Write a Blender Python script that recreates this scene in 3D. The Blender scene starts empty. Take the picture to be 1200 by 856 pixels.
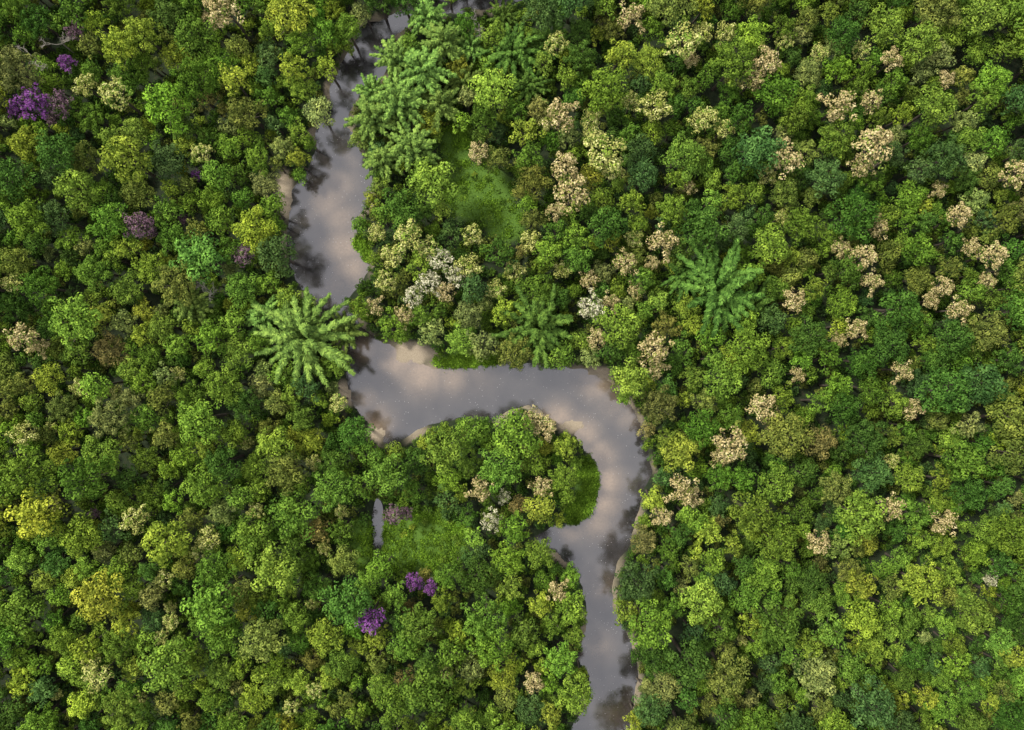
import bpy, math, random
import numpy as np
from mathutils import Vector, noise as mnoise
random.seed(7); RNG=np.random.default_rng(11)
scene=bpy.context.scene
H=250.0; S=0.3
CX,CY=600.0,428.0
def uv(px,py): return ((px-CX)*S,(CY-py)*S)
def at_height(u,v,h):
    k=(H-h)/H
    return (u*k,v*k)

# ------------------------------------------------------------------ river outline (metres)
RIV=[(640,-60),(600,-45),(560,-12),(520,-3),(490,6),(465,18),(440,28),(425,34),(414,60),(398,84),(390,105),(387,130),(374,150),(373,180),(360,205),(346,222),(343,250),(338,280),(342,310),(356,335),(370,350),(384,368),(398,390),(410,410),(407,432),(411,462),(424,482),(440,500),(455,521),
(474,511),(490,500),(520,490),(550,487),(580,491),(596,477),(620,471),(650,489),(674,506),(687,522),(695,541),(700,560),(698,580),(690,600),(676,612),(660,618),(645,622),(628,632),(644,640),(662,652),(681,672),(685,692),(691,712),(689,740),(680,770),(693,795),(696,820),(681,840),(672,856),(655,900),(640,1000),(640,1200),
(720,1200),(720,1000),(725,900),(735,856),(738,830),(745,790),(738,760),(728,735),(714,710),(714,685),(720,660),(735,640),(742,610),(750,580),(760,555),(755,525),(748,500),(737,480),(722,460),(704,440),(672,436),(640,432),(610,430),(590,427),(560,428),(530,433),(510,437),(495,431),(480,416),(460,409),(440,401),(428,392),(410,372),(402,352),(422,331),(430,310),(421,290),(411,262),(427,240),(434,215),(429,195),(416,170),(405,150),(408,125),(432,100),(448,85),(453,65),(446,50),(470,32),(500,18),(560,9),(600,4),(640,-20)]
P=np.array([uv(*p) for p in RIV])
def sdf(pts,P=P):
    pts=np.asarray(pts,float); n=len(pts)
    d=np.full(n,1e9); ins=np.zeros(n,bool)
    for i in range(len(P)):
        a=P[i]; b=P[(i+1)%len(P)]; ab=b-a
        t=np.clip(((pts-a)@ab)/(ab@ab),0,1)
        d=np.minimum(d,np.hypot(*(pts-a-t[:,None]*ab).T))
        c=((a[1]>pts[:,1])!=(b[1]>pts[:,1]))
        with np.errstate(divide='ignore',invalid='ignore'):
            xi=(b[0]-a[0])*(pts[:,1]-a[1])/(b[1]-a[1])+a[0]
        ins^=(c&(pts[:,0]<xi))
    return np.where(ins,-d,d)
# open places without tall trees: px,py,rx,ry,kind
CLEAR=[(494,632,50,34,'grass'),(424,636,12,28,'grass'),(536,172,18,24,'grass'),(562,228,38,32,'grass'),(592,262,22,22,'grass'),
       (688,572,13,34,'grass'),(676,600,14,12,'grass'),(550,422,34,9,'grass'),(422,295,9,16,'grass'),
       (334,226,10,28,'sand'),(404,463,8,18,'sand'),(442,508,12,10,'sand'),(443,622,7,36,'creek'),(484,415,32,13,'sand'),(702,437,16,6,'sand'),(672,499,16,8,'sand')]
CL=[(uv(c[0],c[1])+(c[2]*S,c[3]*S,c[4])) for c in CLEAR]
def clear_val(x,y,pad=0.0,kinds=None):
    m=9.0
    for cx,cy,rx,ry,k in CL:
        if kinds and k not in kinds: continue
        m=min(m,math.hypot((x-cx)/(rx+pad),(y-cy)/(ry+pad)))
    return m

# ------------------------------------------------------------------ materials
def newmat(name):
    m=bpy.data.materials.new(name); m.use_nodes=True
    nt=m.node_tree; nt.nodes.clear()
    return m,nt,nt.nodes,nt.links
def mixc(nt,blend,fac,a,b):
    n=nt.nodes.new('ShaderNodeMix'); n.data_type='RGBA'; n.blend_type=blend
    for s,v in ((n.inputs[0],fac),(n.inputs[6],a),(n.inputs[7],b)):
        if hasattr(v,'links'): nt.links.new(v,s)
        elif isinstance(v,(int,float)): s.default_value=v
        else: s.default_value=(*v,1) if len(v)==3 else v
    return n.outputs[2]
def mathn(nt,op,a,b=0.0,c=0.0,clamp=False):
    n=nt.nodes.new('ShaderNodeMath'); n.operation=op; n.use_clamp=clamp
    for s,v in zip(n.inputs,(a,b,c)):
        if hasattr(v,'links'): nt.links.new(v,s)
        else: s.default_value=v
    return n.outputs[0]
def attr(nt,name,typ='GEOMETRY'):
    n=nt.nodes.new('ShaderNodeAttribute'); n.attribute_name=name; n.attribute_type=typ
    return n
def ramp(nt,fac,stops):
    n=nt.nodes.new('ShaderNodeValToRGB')
    cr=n.color_ramp
    while len(cr.elements)<len(stops): cr.elements.new(0.5)
    for e,(p,c) in zip(cr.elements,stops): e.position=p; e.color=(*c,1)
    nt.links.new(fac,n.inputs[0]); return n.outputs[0]
def noisen(nt,scale,detail=3,rough=0.55,coord=None):
    n=nt.nodes.new('ShaderNodeTexNoise'); n.inputs['Scale'].default_value=scale
    n.inputs['Detail'].default_value=detail; n.inputs['Roughness'].default_value=rough
    if coord: nt.links.new(coord,n.inputs['Vector'])
    return n.outputs['Fac']
def finish_leaf(nt,col):
    bs=nt.nodes.new('ShaderNodeBsdfDiffuse')
    nt.links.new(col,bs.inputs['Color'])
    o=nt.nodes.new('ShaderNodeOutputMaterial'); nt.links.new(bs.outputs[0],o.inputs[0])
def leaf_material(name,base=None,flower=None,flower2=None):
    m,nt,N,L=newmat(name)
    if base is None: tint=attr(nt,'tint','INSTANCER').outputs['Color']
    else:
        oi=N.new('ShaderNodeObjectInfo')
        hs=N.new('ShaderNodeHueSaturation'); hs.inputs['Color'].default_value=(*base,1)
        L.new(mathn(nt,'MULTIPLY_ADD',oi.outputs['Random'],0.03,0.485),hs.inputs['Hue'])
        L.new(mathn(nt,'MULTIPLY_ADD',oi.outputs['Random'],0.4,0.8),hs.inputs['Value'])
        tint=hs.outputs[0]
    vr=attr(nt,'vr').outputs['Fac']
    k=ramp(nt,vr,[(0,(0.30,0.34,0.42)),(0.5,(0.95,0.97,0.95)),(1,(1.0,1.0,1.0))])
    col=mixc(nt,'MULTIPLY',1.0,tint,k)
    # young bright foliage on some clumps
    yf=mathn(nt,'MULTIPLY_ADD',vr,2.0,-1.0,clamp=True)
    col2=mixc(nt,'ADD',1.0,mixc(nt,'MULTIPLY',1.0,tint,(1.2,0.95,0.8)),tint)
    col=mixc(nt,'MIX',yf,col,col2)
    if flower:
        fl=attr(nt,'fl').outputs['Fac']
        fc=ramp(nt,vr,[(0,tuple(x*0.6 for x in flower)),(0.5,flower),(1,flower2)])
        col=mixc(nt,'MIX',fl,col,fc)
    finish_leaf(nt,col)
    return m
def bark_material(name,c1,c2):
    m,nt,N,L=newmat(name)
    f=noisen(nt,3.0,3)
    bs=N.new('ShaderNodeBsdfPrincipled'); bs.inputs['Roughness'].default_value=0.9
    L.new(ramp(nt,f,[(0.3,c1),(0.7,c2)]),bs.inputs['Base Color'])
    o=N.new('ShaderNodeOutputMaterial'); L.new(bs.outputs[0],o.inputs[0]); return m
BARK=bark_material('bark',(0.05,0.04,0.03),(0.16,0.13,0.10))
PALE=bark_material('pale_bark',(0.28,0.25,0.20),(0.5,0.46,0.40))
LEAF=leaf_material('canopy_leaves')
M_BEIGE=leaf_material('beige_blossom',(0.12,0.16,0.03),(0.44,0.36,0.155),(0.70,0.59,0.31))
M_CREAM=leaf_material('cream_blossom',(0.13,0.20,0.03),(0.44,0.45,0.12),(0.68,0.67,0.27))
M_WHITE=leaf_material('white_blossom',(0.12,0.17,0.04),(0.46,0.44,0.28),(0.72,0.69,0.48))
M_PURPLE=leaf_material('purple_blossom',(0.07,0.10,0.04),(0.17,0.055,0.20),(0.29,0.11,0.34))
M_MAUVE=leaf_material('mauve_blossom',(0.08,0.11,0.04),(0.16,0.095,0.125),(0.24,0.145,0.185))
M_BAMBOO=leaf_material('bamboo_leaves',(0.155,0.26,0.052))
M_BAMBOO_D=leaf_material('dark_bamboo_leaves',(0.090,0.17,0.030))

# ------------------------------------------------------------------ mesh tools
class MB:
    def __init__(s): s.v=[];s.f=[];s.mi=[];s.vr=[];s.fl=[];s.n=0
    def quads(s,V,vr,fl,mi):   # V (N,4,3)
        k=len(V)
        s.v.append(V.reshape(-1,3)); s.f.append(np.arange(k*4).reshape(k,4)+s.n)
        s.mi.append(np.full(k,mi)); s.vr.append(np.repeat(vr,4)); s.fl.append(np.repeat(fl,4)); s.n+=4*k
    def tube(s,pts,rad,mi,seg=6):
        pts=np.array(pts,float); rings=[]
        for i,p in enumerate(pts):
            d=pts[min(i+1,len(pts)-1)]-pts[max(i-1,0)]; d/=np.linalg.norm(d)+1e-9
            a=np.cross(d,[0.31,0.95,0.05]); a/=np.linalg.norm(a)+1e-9; b=np.cross(d,a)
            t=np.arange(seg)*2*math.pi/seg
            rings.append(p+rad[i]*(np.cos(t)[:,None]*a+np.sin(t)[:,None]*b))
        V=np.concatenate(rings); F=[]
        for i in range(len(pts)-1):
            for j in range(seg):
                F.append((i*seg+j,i*seg+(j+1)%seg,(i+1)*seg+(j+1)%seg,(i+1)*seg+j))
        s.v.append(V); s.f.append(np.array(F)+s.n); s.mi.append(np.full(len(F),mi))
        s.vr.append(np.full(len(V),0.5)); s.fl.append(np.zeros(len(V))); s.n+=len(V)
    def mesh(s,name,mats):
        V=np.concatenate(s.v); F=np.concatenate(s.f)
        me=bpy.data.meshes.new(name)
        me.vertices.add(len(V)); me.vertices.foreach_set('co',V.astype(np.float32).ravel())
        me.loops.add(len(F)*4); me.loops.foreach_set('vertex_index',F.astype(np.int32).ravel())
        me.polygons.add(len(F)); me.polygons.foreach_set('loop_start',(np.arange(len(F))*4).astype(np.int32))
        me.polygons.foreach_set('material_index',np.concatenate(s.mi).astype(np.int32))
        for nm,arr in (('vr',s.vr),('fl',s.fl)):
            a=me.attributes.new(nm,'FLOAT','POINT'); a.data.foreach_set('value',np.concatenate(arr).astype(np.float32))
        me.update(calc_edges=True)
        for m in mats: me.materials.append(m)
        return me
def unit(a): return a/(np.linalg.norm(a,axis=1,keepdims=True)+1e-9)
def leafquads(c,n,L,W,t=None):
    k=len(c)
    if t is None: t=RNG.normal(size=(k,3))
    t=unit(t-n*(t*n).sum(1,keepdims=True)); b=np.cross(n,t)
    L=np.broadcast_to(L,(k,))[:,None]; W=np.broadcast_to(W,(k,))[:,None]
    return np.stack([c-t*L,c+b*W-t*L*0.1,c+t*L,c-b*W-t*L*0.1],1)

def crown_tree(name,mats,R,Ht,depth,ncl,rc,leaf,flower=0.0,lobes=5,seed=0,flat=0.85,dens=1.0,jit=0.36):
    global RNG
    RNG=np.random.default_rng(seed); mb=MB()
    base=Ht-depth
    ph=RNG.uniform(0,6.28,3); cents=[];rads=[]
    ga=2.399963
    for i in range(ncl):
        f=(i+0.5)/ncl
        z=1-1.05*f
        th=i*ga+RNG.normal()*0.35
        rr=math.sqrt(max(0,1-z*z))
        mod=1+0.18*math.sin(lobes*th+ph[0])+0.13*math.sin((lobes+3)*th+ph[1])+RNG.normal()*0.05
        q=RNG.uniform(0.72,1.10)
        cents.append((R*0.86*rr*mod*q,th,base+depth*0.85*(z*q if z>0 else z*0.6)+0.10*depth*math.sin(lobes*th+ph[2])))
        rads.append(RNG.uniform(*rc))
    for i in range(ncl//6):
        cents.append((R*0.55*math.sqrt(RNG.random()),RNG.uniform(0,6.28),base+depth*RNG.uniform(0.0,0.4))); rads.append(rc[1])
    bend=RNG.normal(size=2)*0.3
    tr=0.045*R+0.12
    mb.tube([(0,0,-1.0),(bend[0],bend[1],base*0.5),(0,0,base),(0,0,base+depth*0.5)],[tr*1.5,tr,tr*0.8,tr*0.3],1,7)
    for i in range(0,len(cents),max(1,len(cents)//12)):
        r,th,z=cents[i]; c=np.array([r*math.cos(th),r*math.sin(th),z])
        s0=np.array([0,0,base*RNG.uniform(0.8,1.0)])
        mid=(s0*0.5+c*0.5)+np.array([0,0,-0.08*R])
        mb.tube([s0,mid,c],[tr*0.5,tr*0.3,tr*0.1],1,5)
    for (r,th,z),q in zip(cents,rads):
        c=np.array([r*math.cos(th),r*math.sin(th),z])
        k=int(dens*2*math.pi*q*q/(leaf*leaf*1.1)*1.25)+6
        d=RNG.normal(size=(k,3)); d[:,2]=np.abs(d[:,2])*1.0-0.25; d=unit(d)
        pos=c+d*q*RNG.uniform(0.74,1.06,(k,1))*np.array([1,1,flat])
        n=unit(d+RNG.normal(size=(k,3))*jit+np.array([0,0,0.2]))
        sz=leaf*RNG.uniform(0.7,1.25,k)
        cv=np.clip(RNG.normal(0.5,0.17),0.1,0.9)
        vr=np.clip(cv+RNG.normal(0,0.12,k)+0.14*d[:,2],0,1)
        fl=((RNG.random(k)<flower)&(d[:,2]>-0.05)&(z>base-0.1*depth)).astype(float) if RNG.random()<0.3+flower*0.8 else np.zeros(k)
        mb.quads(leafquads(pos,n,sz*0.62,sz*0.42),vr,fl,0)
    return mb.mesh(name,mats)

def bamboo_mesh(name,mats,R=10,Ht=15,nc=38,seed=0,lw=0.19,ll=0.72,wid=1.5,start=0.3,nl=330,ragged=0.2):
    global RNG
    RNG=np.random.default_rng(seed); mb=MB()
    for i in range(nc):
        outer=i>=nc*0.35
        th=(i*2.399963 if not outer else (i-nc*0.35)*2*math.pi/(nc*0.65)*1.0)+RNG.normal()*ragged*0.6
        f=0.45*math.sqrt((i+0.7)/(nc*0.35)) if not outer else RNG.uniform(0.72,1.0)
        rr=R*(0.12+0.92*f)*RNG.uniform(1-ragged,1+ragged*0.6); hh=Ht*(1.12-0.32*f)*RNG.uniform(0.9,1.08)
        side=RNG.normal()*0.16
        ts=np.linspace(0,1,9)
        r=rr*ts**1.9+0.5*f; z=hh*np.sin(ts*math.pi*(0.50+0.15*f*RNG.uniform(0.6,1.2)))
        a=th+side*ts*ts
        path=np.stack([r*np.cos(a),r*np.sin(a),z],1); path[0,2]=-0.5
        mb.tube(path,np.linspace(0.07,0.015,9),1,4)
        k=int(nl*RNG.uniform(0.8,1.15)*(0.6 if not outer else 1))
        t=start+(1-start)*RNG.random(k)**0.75
        pos=np.stack([np.interp(t,ts,path[:,j]) for j in range(3)],1)
        tan=np.stack([np.interp(np.minimum(t+0.05,1.0),ts,path[:,j])-np.interp(np.minimum(t+0.05,1.0)-0.1,ts,path[:,j]) for j in range(3)],1); tan=unit(tan)
        lat=unit(np.cross(tan,np.array([0,0,1.0])))
        tt=(t-start)/(1-start)
        w=wid*RNG.uniform(0.85,1.15)*np.sqrt(np.clip(1-tt,0,1))*np.clip(tt*4+0.35,0,1)
        s=RNG.uniform(-1,1,k); off=np.abs(s)
        wh=np.sin(tt*34+i)          # whorls of twigs along the culm
        pos=pos+lat*(s*w*(0.85+0.28*wh))[:,None]+tan*(off*0.5)[:,None]+np.array([0,0,1])*(RNG.normal(0,0.14,k)-0.5*off*off*w+0.18*wh)[:,None]
        d=tan*0.9+lat*(np.sign(s)*0.8)[:,None]+RNG.normal(size=(k,3))*0.25
        d[:,2]-=0.25
        n=unit(np.array([0,0,1.0])+RNG.normal(size=(k,3))*0.30+lat*(s*0.7)[:,None])
        cv=RNG.normal(0.50,0.11)
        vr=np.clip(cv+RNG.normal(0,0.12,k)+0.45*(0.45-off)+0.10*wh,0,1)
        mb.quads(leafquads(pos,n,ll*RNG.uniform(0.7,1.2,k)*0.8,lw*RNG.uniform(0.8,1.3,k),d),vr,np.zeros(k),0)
    return mb.mesh(name,mats)

def bare_mesh(name,seed=0,Ht=17):
    r=random.Random(seed); mb=MB()
    def grow(p,d,L,rad,lv):
        q=p+d*L
        m=(p+q)/2+Vector((r.uniform(-.1,.1),r.uniform(-.1,.1),0))*L
        mb.tube([tuple(p),tuple(m),tuple(q)],[rad,rad*0.8,rad*0.6],1,5)
        if lv==0: return
        for _ in range(3 if lv>1 else 4):
            nd=(d*0.7+Vector((r.uniform(-1,1),r.uniform(-1,1),r.uniform(-0.1,0.5)))).normalized()
            grow(q,nd,L*r.uniform(0.5,0.75),rad*0.6,lv-1)
    mb.tube([(0,0,-1),(0.3,0,Ht*0.35),(0,0,Ht*0.62)],[0.4,0.3,0.24],1,7)
    for _ in range(4):
        d=Vector((r.uniform(-1,1),r.uniform(-1,1),0.6)).normalized()
        grow(Vector((0,0,Ht*0.6)),d,Ht*0.2,0.17,3)
    return mb.mesh(name,[PALE,PALE])

# ------------------------------------------------------------------ prototypes
def proto_collection(nm,meshes):
    col=bpy.data.collections.new(nm)
    for name,me in meshes:
        col.objects.link(bpy.data.objects.new(name,me))
    return col
protos=[]; 
LM=[LEAF,BARK]
small=[];med=[];large=[]
for i in range(5):
    protos.append(('broadleaf_a_%02d'%i,crown_tree('small_tree',LM,2.6,10.5,3.0,18+4*i,(0.6,1.0),0.40,lobes=3+i%3,seed=100+i,dens=0.8))); small.append(len(protos)-1)
mp=[dict(ncl=32,rc=(0.75,1.2),leaf=0.44),dict(ncl=44,rc=(0.6,1.0),leaf=0.42),dict(ncl=23,rc=(0.95,1.5),leaf=0.48),dict(ncl=28,rc=(0.7,1.4),leaf=0.5),
    dict(ncl=56,rc=(0.5,0.9),leaf=0.40),dict(ncl=36,rc=(0.65,1.25),leaf=0.44),dict(ncl=22,rc=(0.75,1.25),leaf=0.46)]
for i,k in enumerate(mp):
    protos.append(('broadleaf_b_%02d'%i,crown_tree('medium_tree',LM,4.0,16.0,4.8+0.5*(i%3),lobes=3+i%4,seed=200+i,dens=0.78,**k))); med.append(len(protos)-1)
lp=[dict(ncl=60,rc=(0.9,1.5),leaf=0.48),dict(ncl=44,rc=(1.1,1.9),leaf=0.54),dict(ncl=86,rc=(0.7,1.2),leaf=0.45),dict(ncl=38,rc=(1.1,1.7),leaf=0.50),dict(ncl=50,rc=(0.8,1.7),leaf=0.48)]
for i,k in enumerate(lp):
    protos.append(('broadleaf_c_%02d'%i,crown_tree('large_tree',LM,6.0,21.5,7.0,lobes=4+i%3,seed=300+i,dens=0.75,**k))); large.append(len(protos)-1)
TREES=proto_collection('broadleaf_tree_kinds',protos)
shr=[('understorey_shrub_%02d'%i,crown_tree('shrub',LM,1.7,3.0+0.6*i,1.8,12,(0.45,0.8),0.40,seed=400+i,dens=0.7)) for i in range(4)]
SHRUBS=proto_collection('understorey_shrub_kinds',shr)
def tuft(seed):
    global RNG
    RNG=np.random.default_rng(seed); mb=MB(); k=60
    xy=RNG.normal(0,0.42,(k,2)); z=RNG.uniform(0.1,0.5,k)
    n=unit(np.stack([RNG.normal(0,.6,k),RNG.normal(0,.6,k),np.ones(k)],1))
    mb.quads(leafquads(np.column_stack([xy,z]),n,RNG.uniform(0.15,0.35,k),RNG.uniform(0.05,0.12,k)),np.clip(RNG.normal(0.5,0.2,k),0,1),np.zeros(k),0)
    return mb.mesh('grass_tuft',LM)
TUFTS=proto_collection('grass_tuft_kinds',[('grass_tuft_%02d'%i,tuft(500+i)) for i in range(4)])

def scatter(name,col,pts,idx,scl,rot,tint):
    me=bpy.data.meshes.new(name); me.from_pydata([tuple(p) for p in pts],[],[])
    a=me.attributes.new('idx','INT','POINT'); a.data.foreach_set('value',np.array(idx,np.int32))
    a=me.attributes.new('scl','FLOAT_VECTOR','POINT'); a.data.foreach_set('vector',np.array(scl,np.float32).ravel())
    a=me.attributes.new('rot','FLOAT_VECTOR','POINT'); a.data.foreach_set('vector',np.array(rot,np.float32).ravel())
    a=me.attributes.new('tint','FLOAT_COLOR','POINT'); a.data.foreach_set('color',np.array([(*t,1) for t in tint],np.float32).ravel())
    ob=bpy.data.objects.new(name,me); scene.collection.objects.link(ob)
    ng=bpy.data.node_groups.new(name+'_scatter','GeometryNodeTree')
    ng.interface.new_socket('Geometry',in_out='INPUT',socket_type='NodeSocketGeometry')
    ng.interface.new_socket('Geometry',in_out='OUTPUT',socket_type='NodeSocketGeometry')
    N=ng.nodes; L=ng.links
    gi=N.new('NodeGroupInput'); go=N.new('NodeGroupOutput')
    ci=N.new('GeometryNodeCollectionInfo'); ci.inputs['Collection'].default_value=col
    ci.inputs['Separate Children'].default_value=True; ci.inputs['Reset Children'].default_value=True
    ip=N.new('GeometryNodeInstanceOnPoints'); ip.inputs['Pick Instance'].default_value=True
    def na(nm,t):
        n=N.new('GeometryNodeInputNamedAttribute'); n.data_type=t; n.inputs['Name'].default_value=nm
        return n.outputs['Attribute']
    L.new(gi.outputs[0],ip.inputs['Points']); L.new(ci.outputs[0],ip.inputs['Instance'])
    L.new(na('idx','INT'),ip.inputs['Instance Index'])
    L.new(na('scl','FLOAT_VECTOR'),ip.inputs['Scale'])
    e=N.new('FunctionNodeEulerToRotation'); L.new(na('rot','FLOAT_VECTOR'),e.inputs[0]); L.new(e.outputs[0],ip.inputs['Rotation'])
    L.new(ip.outputs[0],go.inputs[0])
    md=ob.modifiers.new('scatter','NODES'); md.node_group=ng
    return ob

# ------------------------------------------------------------------ terrain
def hgt_noise(x,y): return mnoise.noise(Vector((x*0.012,y*0.012,3.1)))*1.2+mnoise.noise(Vector((x*0.06,y*0.06,8.1)))*0.35
def axis(lo,hi,st,far):
    a=list(np.arange(lo,hi+0.01,st)); s=st; x=a[-1]; 
    while x<far: s*=1.35; x+=s; a.append(x)
    s=st; x=a[0]; b=[]
    while x>-far: s*=1.35; x-=s; b.append(x)
    return np.array(b[::-1]+a)
xs=axis(-225,225,1.1,3000); ys=axis(-175,175,1.1,3000)
X,Y=np.meshgrid(xs,ys); pts=np.stack([X.ravel(),Y.ravel()],1)
D=sdf(pts)
Z=np.zeros(len(pts)); G=np.zeros(len(pts)); SD=np.zeros(len(pts))
def ss(a,b,x): t=min(1,max(0,(x-a)/(b-a))); return t*t*(3-2*t)
for i,(x,y) in enumerate(pts):
    d=D[i]
    if abs(x)>400 or abs(y)>400: Z[i]=0.9; continue
    d2=d+mnoise.noise(Vector((x*0.25,y*0.25,0)))*1.0
    Z[i]=-1.3+1.5*ss(-1.5,1.6,d2)+0.7*ss(1.6,7,d2)+(hgt_noise(x,y)*0.4+0.3)*ss(3,20,d)
    g=clear_val(x,y,0,('grass',)); G[i]=1-ss(0.85,1.25,g)
    sv=clear_val(x,y,0.6,('sand',))+0.35*mnoise.noise(Vector((x*0.35,y*0.35,5)))+0.15*mnoise.noise(Vector((x*1.1,y*1.1,5)))
    SD[i]=1-ss(0.65,1.15,sv)
    if SD[i]>0: Z[i]=Z[i]*(1-SD[i])+max(0.06,min(Z[i],0.35))*SD[i]
    cv=clear_val(x,y,0,('creek',))
    if cv<1.6: Z[i]=Z[i]*ss(0.8,1.5,cv)+(-0.6)*(1-ss(0.8,1.5,cv))
    if G[i]>0 and -1.2<d2<2.5: Z[i]=max(Z[i],0.22*G[i]*ss(-1.2,0.4,d2))
    # silty rim right at the water line
    if -0.5<d<3.2 and G[i]<0.3: SD[i]=max(SD[i],0.75*ss(-0.2,0.25,mnoise.noise(Vector((x*0.08,y*0.08,21)))))
nx,ny=len(xs),len(ys)
me=bpy.data.meshes.new('ground')
F=[(j*nx+i,j*nx+i+1,(j+1)*nx+i+1,(j+1)*nx+i) for j in range(ny-1) for i in range(nx-1)]
me.from_pydata(np.column_stack([pts,Z]).tolist(),[],F)
for nm,a in (('grass',G),('sand',SD)):
    at=me.attributes.new(nm,'FLOAT','POINT'); at.data.foreach_set('value',a.astype(np.float32))
me.polygons.foreach_set('use_smooth',[True]*len(F))
ground=bpy.data.objects.new('ground',me); scene.collection.objects.link(ground)
m,nt,N,L=newmat('forest_floor')
tc=N.new('ShaderNodeTexCoord').outputs['Object']
f1=noisen(nt,0.7,4,0.65,tc); f2=noisen(nt,3.0,4,0.7,tc)
soil=ramp(nt,f1,[(0.3,(0.010,0.018,0.006)),(0.55,(0.018,0.032,0.009)),(0.75,(0.045,0.036,0.020))])
grass=ramp(nt,f2,[(0.3,(0.05,0.115,0.012)),(0.7,(0.11,0.21,0.02))])
sand=ramp(nt,f2,[(0.3,(0.24,0.19,0.13)),(0.7,(0.44,0.37,0.27))])
c=mixc(nt,'MIX',attr(nt,'grass').outputs['Fac'],soil,grass)
c=mixc(nt,'MIX',attr(nt,'sand').outputs['Fac'],c,sand)
bs=N.new('ShaderNodeBsdfPrincipled'); bs.inputs['Roughness'].default_value=0.95; L.new(c,bs.inputs['Base Color'])
bp=N.new('ShaderNodeBump'); bp.inputs['Strength'].default_value=0.6; bp.inputs['Distance'].default_value=0.3; L.new(f2,bp.inputs['Height']); L.new(bp.outputs[0],bs.inputs['Normal'])
o=N.new('ShaderNodeOutputMaterial'); L.new(bs.outputs[0],o.inputs[0]); me.materials.append(m)

# ------------------------------------------------------------------ water
SHAL=[(470,416,26,1.),(495,436,24,1.),(530,442,18,.7),(655,492,18,1.),(680,510,20,1.),(700,535,18,1.),(710,565,18,1.),(707,590,18,.9),(700,612,18,.6),(670,622,14,.4),
      (385,235,24,.5),(400,215,20,.4),(405,290,22,.8),(412,315,20,.8),(400,255,18,.6),(395,335,16,.4),(720,470,22,.4),(735,490,14,.4),(700,448,20,.8),(440,495,18,.9),(425,470,14,.7),
      (700,760,18,.3),(705,690,18,.3),(720,830,20,.2),(560,440,20,.2),(410,190,16,.2),(430,410,14,.7)]
xs2=np.arange(-95,75,1.0); ys2=np.arange(-235,160,1.0)
X,Y=np.meshgrid(xs2,ys2); wp=np.stack([X.ravel(),Y.ravel()],1); WD=sdf(wp)
sh=np.zeros(len(wp))
for px,py,r,s in SHAL:
    u,v=uv(px,py); r*=S
    sh=np.maximum(sh,s*np.exp(-((wp[:,0]-u)**2+(wp[:,1]-v)**2)/(r*r)))
nx,ny=len(xs2),len(ys2)
keep=WD<9
cu,cv_=uv(443,622); keep|=np.hypot(wp[:,0]-cu,wp[:,1]-cv_)<14
F=[]
for j in range(ny-1):
    for i in range(nx-1):
        q=(j*nx+i,j*nx+i+1,(j+1)*nx+i+1,(j+1)*nx+i)
        if keep[q[0]] and keep[q[2]]: F.append(q)
used=sorted({i for q in F for i in q}); mp_={k:i for i,k in enumerate(used)}
me=bpy.data.meshes.new('river'); me.from_pydata([(wp[k,0],wp[k,1],0.0) for k in used],[],[tuple(mp_[i] for i in q) for q in F])
at=me.attributes.new('shallow','FLOAT','POINT'); at.data.foreach_set('value',sh[used].astype(np.float32))
river=bpy.data.objects.new('river',me); scene.collection.objects.link(river)
m,nt,N,L=newmat('river_water')
tc=N.new('ShaderNodeTexCoord').outputs['Object']
f1=noisen(nt,0.09,6,0.62,tc); f2=noisen(nt,1.3,5,0.75,tc); f3=noisen(nt,2.2,3,0.6,tc)
shf=mathn(nt,'MULTIPLY',attr(nt,'shallow').outputs['Fac'],mathn(nt,'MULTIPLY_ADD',f1,1.5,0.25),clamp=True)
shf=mathn(nt,'MULTIPLY',shf,mathn(nt,'MULTIPLY_ADD',f2,1.3,0.35),clamp=True)
deep=ramp(nt,f1,[(0.3,(0.022,0.021,0.021)),(0.7,(0.055,0.050,0.046))])
c=mixc(nt,'MIX',shf,deep,(0.27,0.20,0.135))
# floating foam / leaf flecks
vo=N.new('ShaderNodeTexVoronoi'); vo.inputs['Scale'].default_value=0.9; L.new(tc,vo.inputs['Vector'])
fk=mathn(nt,'MULTIPLY',mathn(nt,'LESS_THAN',vo.outputs['Distance'],0.13),mathn(nt,'GREATER_THAN',noisen(nt,0.2,2,0.5,tc),0.50))
c=mixc(nt,'MIX',mathn(nt,'MULTIPLY',fk,0.4),c,(0.45,0.45,0.43))
bs=N.new('ShaderNodeBsdfPrincipled'); L.new(c,bs.inputs['Base Color']); bs.inputs['Roughness'].default_value=0.06
bs.inputs['IOR'].default_value=2.45
bp=N.new('ShaderNodeBump'); bp.inputs['Strength'].default_value=0.3; bp.inputs['Distance'].default_value=0.05; L.new(f3,bp.inputs['Height']); L.new(bp.outputs[0],bs.inputs['Normal'])
o=N.new('ShaderNodeOutputMaterial'); L.new(bs.outputs[0],o.inputs[0]); me.materials.append(m)

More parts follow.
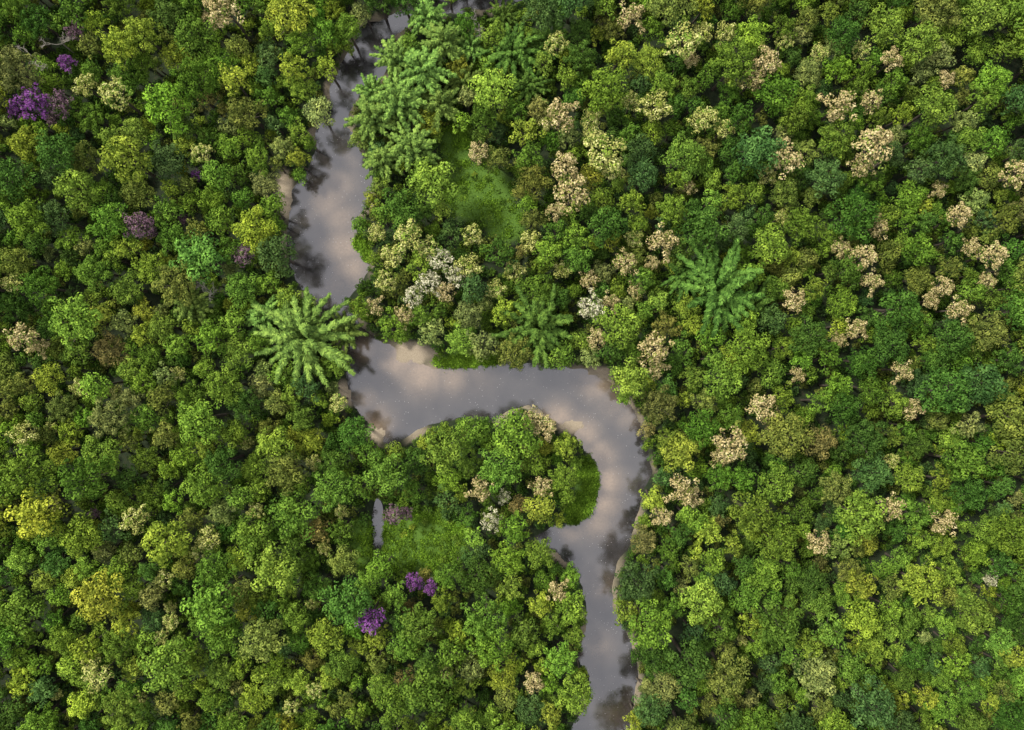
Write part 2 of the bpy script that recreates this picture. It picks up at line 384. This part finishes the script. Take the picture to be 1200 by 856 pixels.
# ------------------------------------------------------------------ feature trees (individual)
occupied=[]   # (u,v,r) in canopy-plane coords
def place(name,me,px,py,scale,h,r,rz=None):
    u,v=uv(px,py); x,y=at_height(u,v,h*scale)
    ob=bpy.data.objects.new(name,me); scene.collection.objects.link(ob)
    ob.location=(x,y,0.4); ob.rotation_euler=(random.uniform(-.04,.04),random.uniform(-.04,.04),random.uniform(0,6.28) if rz is None else rz)
    ob.scale=(scale,scale,scale*random.uniform(0.95,1.05))
    occupied.append((u,v,r*scale)); return ob
B1=[bamboo_mesh('bamboo',[M_BAMBOO,BARK],R=8.2,Ht=17,nc=30,seed=600+i) for i in range(3)]
BB=[bamboo_mesh('bamboo_large',[M_BAMBOO,BARK],R=15.5,Ht=19,nc=46,seed=641,wid=1.9,ll=0.8,nl=400,start=0.22,ragged=0.36)]
B2=[bamboo_mesh('bamboo_dark',[M_BAMBOO_D,BARK],R=12,Ht=18,nc=36,seed=620+i,ll=0.8,wid=1.5,start=0.25,nl=340,ragged=0.38) for i in range(2)]
BAM=[(356,396,1.15,2),(408,388,.8,0),(312,372,.85,0),(437,140,1.0,0),(470,120,1.1,0),(500,85,1.15,0),(520,52,1.0,0),(482,175,1.0,0),(450,188,.85,0),(515,125,.9,0),(465,72,.9,0),(500,22,.85,0),(545,95,.75,0),(552,55,.7,0),(435,108,.7,0),
     (630,385,1.2,1),(842,340,1.3,1),(805,325,.75,1),(885,355,.75,1),(600,60,.95,1),(645,50,.7,1),(620,98,.7,1),(228,358,.85,0),(590,20,.6,1)]
for k,(px,py,s,d) in enumerate(BAM):
    me=(BB[0] if d==2 else B2[k%2] if d else B1[k%3])
    place('bamboo_clump',me,px,py,s,12 if d!=1 else 15,{0:5.8,1:6.8,2:9.5}[d])
def fl_meshes(nm,mat,seed,flo): 
    return [crown_tree(nm,[mat,BARK],4.0,18.5,4.4,(32,42,26)[i],((0.65,1.1),(0.55,0.95),(0.75,1.25))[i],0.42,flower=flo,lobes=4+i,seed=seed+i,dens=0.9) for i in range(3)]
FB=fl_meshes('beige_flowering_tree',M_BEIGE,700,0.80); FC=fl_meshes('cream_flowering_tree',M_CREAM,710,0.70); FW=fl_meshes('white_flowering_tree',M_WHITE,720,0.72)
FP=fl_meshes('purple_flowering_tree',M_PURPLE,730,0.9); FM=fl_meshes('mauve_flowering_tree',M_MAUVE,740,0.85)
FLW={'p':('purple_flowering_tree',FP,[(32,120,1.3),(78,72,.75),(230,206,.5),(484,682,.75),(504,690,.7),(432,724,1.2),(20,130,.7)]),
'm':('mauve_flowering_tree',FM,[(68,118,1.1),(163,264,1.15),(285,300,.9),(88,35,.8),(175,272,.7),(460,604,.8),(60,140,.6),(216,256,.5),(110,602,.5),(475,603,.6)]),
'b':('beige_flowering_tree',FB,[(985,122,1.3),(1025,172,1.5),(1012,192,1.0),(925,184,1.3),(900,70,1.2),(885,90,1.0),(655,132,1.3),(660,196,1.2),(672,228,1.45),(775,285,1.2),(855,520,1.4),(845,535,.9),(800,572,1.2),(812,585,.9),(765,410,1.3),(770,432,.9),(640,505,1.0),(635,570,.9),(655,692,.9),(960,636,1.0),(1045,595,1.0),(1108,612,1.1),(1012,300,1.1),(1030,268,.9),(1045,70,.9),(930,352,1.0),(25,398,1.2),(45,405,.8),(1165,300,1.1),(1190,205,1.2),(1125,362,1.0),(895,475,1.2),(905,492,.8),(1055,435,.9),(625,800,.9),(730,310,1.0),(740,20,1.1),(1125,250,1.0),(1140,290,.8),(1005,385,.9),(560,178,.9),(470,370,.9),(440,360,.8),(520,340,.9),(625,490,.9),(560,575,1.0),(700,395,.9),(1020,120,.9),(262,12,1.4),(245,20,.9),(1160,330,.8),(935,440,.7),(775,605,.9),(690,330,.8),(715,355,.8),(650,250,.8),(745,340,.7)]),
'c':('cream_flowering_tree',FC,[(710,180,1.5),(722,200,1.0),(130,110,1.25),(98,100,.9),(245,628,1.0),(235,645,.8),(160,608,1.1),(115,790,1.2),(105,775,.8),(28,510,1.0),(15,332,.9),(190,680,.8),(770,125,1.2),(850,150,.8),(820,140,.9),(800,48,1.35),(822,38,.9),(235,180,.9),(300,600,.7),(365,540,.7),(605,320,.9),(480,280,1.2),(458,300,1.0),(502,290,1.0),(550,310,1.0),(870,750,.5),(555,275,.9),(660,640,.7),(90,455,.7),(60,500,.6),(520,790,.8),(400,600,.6),(290,520,.6),(1045,540,.7),(60,590,.7),(620,280,.9),(1010,60,.8),(640,140,.8),(440,275,.8),(450,330,.9),(580,340,.8),(695,160,.9),(740,120,.8)]),
'w':('white_flowering_tree',FW,[(692,362,1.1),(575,610,.9),(515,305,1.0),(505,330,1.0),(535,325,.9),(485,345,.9),(545,12,.8),(1160,680,.6),(590,585,.6)])}
rr_=random.Random(77)
for _ in range(14):
    FLW['b'][2].append((rr_.uniform(720,1195),rr_.uniform(20,640),rr_.uniform(.6,.95)))
for _ in range(12):
    FLW['c'][2].append((rr_.uniform(20,400),rr_.uniform(420,840),rr_.uniform(.5,.8)))
for _ in range(10):
    FLW['c'][2].append((rr_.uniform(650,1000),rr_.uniform(20,330),rr_.uniform(.7,1.0)))
k=0
for key,(nm,ms,lst) in FLW.items():
    for px,py,s in lst:
        if sdf([uv(px,py)])[0]<2.4*s: continue
        place(nm,ms[k%3],px,py,s*1.08,16,3.6); k+=1
BR=[bare_mesh('bare_tree',i) for i in range(2)]
for i,(px,py) in enumerate([(62,45),(238,345),(30,60),(560,20)]): place('bare_tree',BR[i%2],px,py,0.95,16,2.5)

# ------------------------------------------------------------------ forest canopy (mass)
PAL=[(0.195,0.265,0.032),(0.125,0.215,0.026),(0.055,0.12,0.020),(0.055,0.11,0.030),(0.13,0.17,0.034),(0.14,0.14,0.042),(0.17,0.215,0.060),(0.085,0.165,0.022),(0.14,0.235,0.031)]
def pick_tint(u,v,rnd):
    n=mnoise.noise(Vector((u*0.018,v*0.018,1.7))); n2=mnoise.noise(Vector((u*0.03,v*0.03,9.7)))
    rt=1/(1+math.exp(-(u-40)/35))        # east side: darker / more olive
    w=[1.0-0.4*rt+n,2.0,1.0+0.8*rt-n,0.3+0.6*rt,0.8+0.3*rt,0.07+0.12*rt+0.2*n2,0.35,1.9,1.3-0.4*rt+n2]
    w=[max(0.03,x) for x in w]
    c=rnd.choices(PAL,w)[0]; b=math.exp(rnd.gauss(0,0.15)+0.20*n)*(1.0-0.08*rt)
    return tuple(max(0.004,x*b*math.exp(rnd.gauss(0,0.05))) for x in c)
rnd=random.Random(5)
cell=8.0; grid={}
def add(u,v,r): grid.setdefault((int(u//cell),int(v//cell)),[]).append((u,v,r))
for o_ in occupied: add(*o_)
def ok(u,v,r,k):
    ci,cj=int(u//cell),int(v//cell)
    for a in range(ci-3,ci+4):
        for b in range(cj-3,cj+4):
            for (x,y,q) in grid.get((a,b),()):
                if (x-u)**2+(y-v)**2<(k*(r+q))**2: return False
    return True
UM,VM=245,185
def cand(n): 
    return np.stack([np.random.default_rng(n).uniform(-UM,UM,n),np.random.default_rng(n+1).uniform(-VM,VM,n)],1)
pts_=[];idx=[];scl=[];rot=[];tint=[]
cover=[]
for cls,(lst,R0,h0,n,lo,hi,k,edge) in enumerate([(large,6.0,18.5,2000,0.75,1.35,0.78,.80),(med,4.0,14,24000,0.9,1.35,0.80,.8),(small,2.6,9,30000,0.9,1.35,0.79,.7)]):
    C=cand(n); SDv=sdf(C)
    for (u,v),d in zip(C,SDv):
        s=rnd.uniform(lo,hi); r=R0*s
        if d<edge*r: continue
        if clear_val(u,v,0.72*r)<1: continue
        if not ok(u,v,r,k): continue
        add(u,v,r)
        hz=rnd.uniform(0.74,1.20)
        if 0<d<10 and cls<2: hz=max(hz,1.0)
        x,y=at_height(u,v,h0*s*hz)
        cover.append((x,y,r))
        pts_.append((x,y,0.4)); idx.append(rnd.choice(lst)); scl.append((s,s,s*hz)); rot.append((rnd.gauss(0,.05),rnd.gauss(0,.05),rnd.uniform(0,6.283))); tint.append(pick_tint(u,v,rnd))
print('trees',len(pts_))
scatter('rainforest_canopy',TREES,pts_,idx,scl,rot,tint)
# understorey, only where the canopy leaves light
cg={}
for x,y,r in cover: cg.setdefault((int(x//10),int(y//10)),[]).append((x,y,r))
def covered(x,y):
    ci,cj=int(x//10),int(y//10)
    for a in (ci-1,ci,ci+1):
        for b in (cj-1,cj,cj+1):
            for (cx,cy,r) in cg.get((a,b),()):
                if (cx-x)**2+(cy-y)**2<(0.6*r)**2: return True
    return False
pts_=[];idx=[];scl=[];rot=[];tint=[]
g=np.stack(np.meshgrid(np.arange(-190,190,3.0),np.arange(-140,140,3.0)),-1).reshape(-1,2); g=g+np.random.default_rng(3).uniform(-1.3,1.3,g.shape)
SDv=sdf(g)
for (x,y),d in zip(g,SDv):
    if d<1.7 or clear_val(x,y,0.8)<1: continue
    if d>7 and covered(x,y): continue
    s=rnd.uniform(0.7,1.4)
    if d<4: s*=0.75
    pts_.append((x,y,0.2)); idx.append(rnd.randrange(4)); scl.append((s,s,s)); rot.append((0,0,rnd.uniform(0,6.28)))
    tint.append(tuple(q*0.8 for q in rnd.choice(PAL[1:5]+[PAL[7]])))  # tint darkened: deeper shade in the canopy gaps, put into the leaf colour
# low bushes and saplings breaking up the clearings
for cx,cy,rx,ry,kd in CL:
    if kd!='grass' or rx<8: continue
    for _ in range(int(rx*ry*0.16)):
        a=rnd.uniform(0,6.28); q=rnd.uniform(0.45,1.05)
        x,y=cx+rx*q*math.cos(a),cy+ry*q*math.sin(a)
        if sdf([(x,y)])[0]<2 or clear_val(x,y,0.8,('creek',))<1: continue
        s=rnd.uniform(0.3,0.85)
        pts_.append((x,y,0.0)); idx.append(rnd.randrange(4)); scl.append((s,s,s*0.8)); rot.append((0,0,rnd.uniform(0,6.28))); tint.append(rnd.choice([PAL[0],PAL[1],PAL[7],PAL[8]]))
scatter('understorey_shrubs',SHRUBS,pts_,idx,scl,rot,tint); print('shrubs',len(pts_))
# grass in the clearings
pts_=[];idx=[];scl=[];rot=[];tint=[]
for cx,cy,rx,ry,kd in CL:
    if kd!='grass': continue
    n=int(4*rx*ry*1.3*2.2)
    for _ in range(n):
        x=cx+rnd.uniform(-1.3,1.3)*rx; y=cy+rnd.uniform(-1.3,1.3)*ry
        if math.hypot((x-cx)/rx,(y-cy)/ry)>1.25: continue
        nn=mnoise.noise(Vector((x*0.2,y*0.2,4)))
        s=rnd.uniform(0.7,1.6)*(1+0.4*nn)
        pts_.append((x,y,0.2)); idx.append(rnd.randrange(4)); scl.append((s,s,s*rnd.uniform(.7,2.2))); rot.append((0,0,rnd.uniform(0,6.28)))
        b=1+0.7*nn+rnd.gauss(0,0.15); tint.append((0.125*b,0.23*b,0.022*b))
A=np.array(pts_); dd=sdf(A[:,:2])
kk=[i for i in range(len(pts_)) if dd[i]+1.3*mnoise.noise(Vector((A[i,0]*0.3,A[i,1]*0.3,2)))>-0.3 and clear_val(A[i,0],A[i,1],0.3,('creek',))>1]
scatter('meadow_grass',TUFTS,[pts_[i] for i in kk],[idx[i] for i in kk],[scl[i] for i in kk],[rot[i] for i in kk],[tint[i] for i in kk])

# ------------------------------------------------------------------ sky, sun, camera
w=bpy.data.worlds.new("World"); scene.world=w; w.use_nodes=True
nt=w.node_tree; N=nt.nodes; L=nt.links; N.clear()
EL,AZ=50,300   # sun veiled by cloud, from the west-north-west
sk=N.new('ShaderNodeTexSky'); sk.sky_type='NISHITA'; sk.sun_disc=False; sk.sun_elevation=math.radians(EL); sk.sun_rotation=math.radians(AZ)
tcw=N.new('ShaderNodeTexCoord').outputs['Generated']
cf=noisen(nt,2.5,2,0.5,tcw)
cloud=ramp(nt,cf,[(0.3,(0.80,0.80,0.85)),(0.7,(0.95,0.95,0.98))])
cl=mixc(nt,'MULTIPLY',1.0,cloud,(8.9,8.75,8.9))
out=mixc(nt,'MIX',0.85,sk.outputs[0],cl)
bg=N.new('ShaderNodeBackground'); bg.inputs['Strength'].default_value=0.13; L.new(out,bg.inputs[0])
ow=N.new('ShaderNodeOutputWorld'); L.new(bg.outputs[0],ow.inputs[0])
sun=bpy.data.lights.new('sun','SUN'); sun.energy=4.5; sun.angle=math.radians(10); sun.color=(1,0.95,0.86)
so=bpy.data.objects.new('sun',sun); scene.collection.objects.link(so)
a=math.radians(AZ); e=math.radians(EL)
dirv=Vector((math.sin(a)*math.cos(e),math.cos(a)*math.cos(e),math.sin(e)))
so.rotation_euler=dirv.to_track_quat('Z','Y').to_euler(); so.location=dirv*400
cam=bpy.data.cameras.new('camera'); cam.sensor_width=36; cam.lens=36*H/(1200*S); cam.clip_end=6000
co=bpy.data.objects.new('camera',cam); scene.collection.objects.link(co); co.location=(0,0,H); co.rotation_euler=(0,0,0)
scene.camera=co
scene.view_settings.view_transform='Standard'; scene.view_settings.look='None'; scene.view_settings.exposure=0
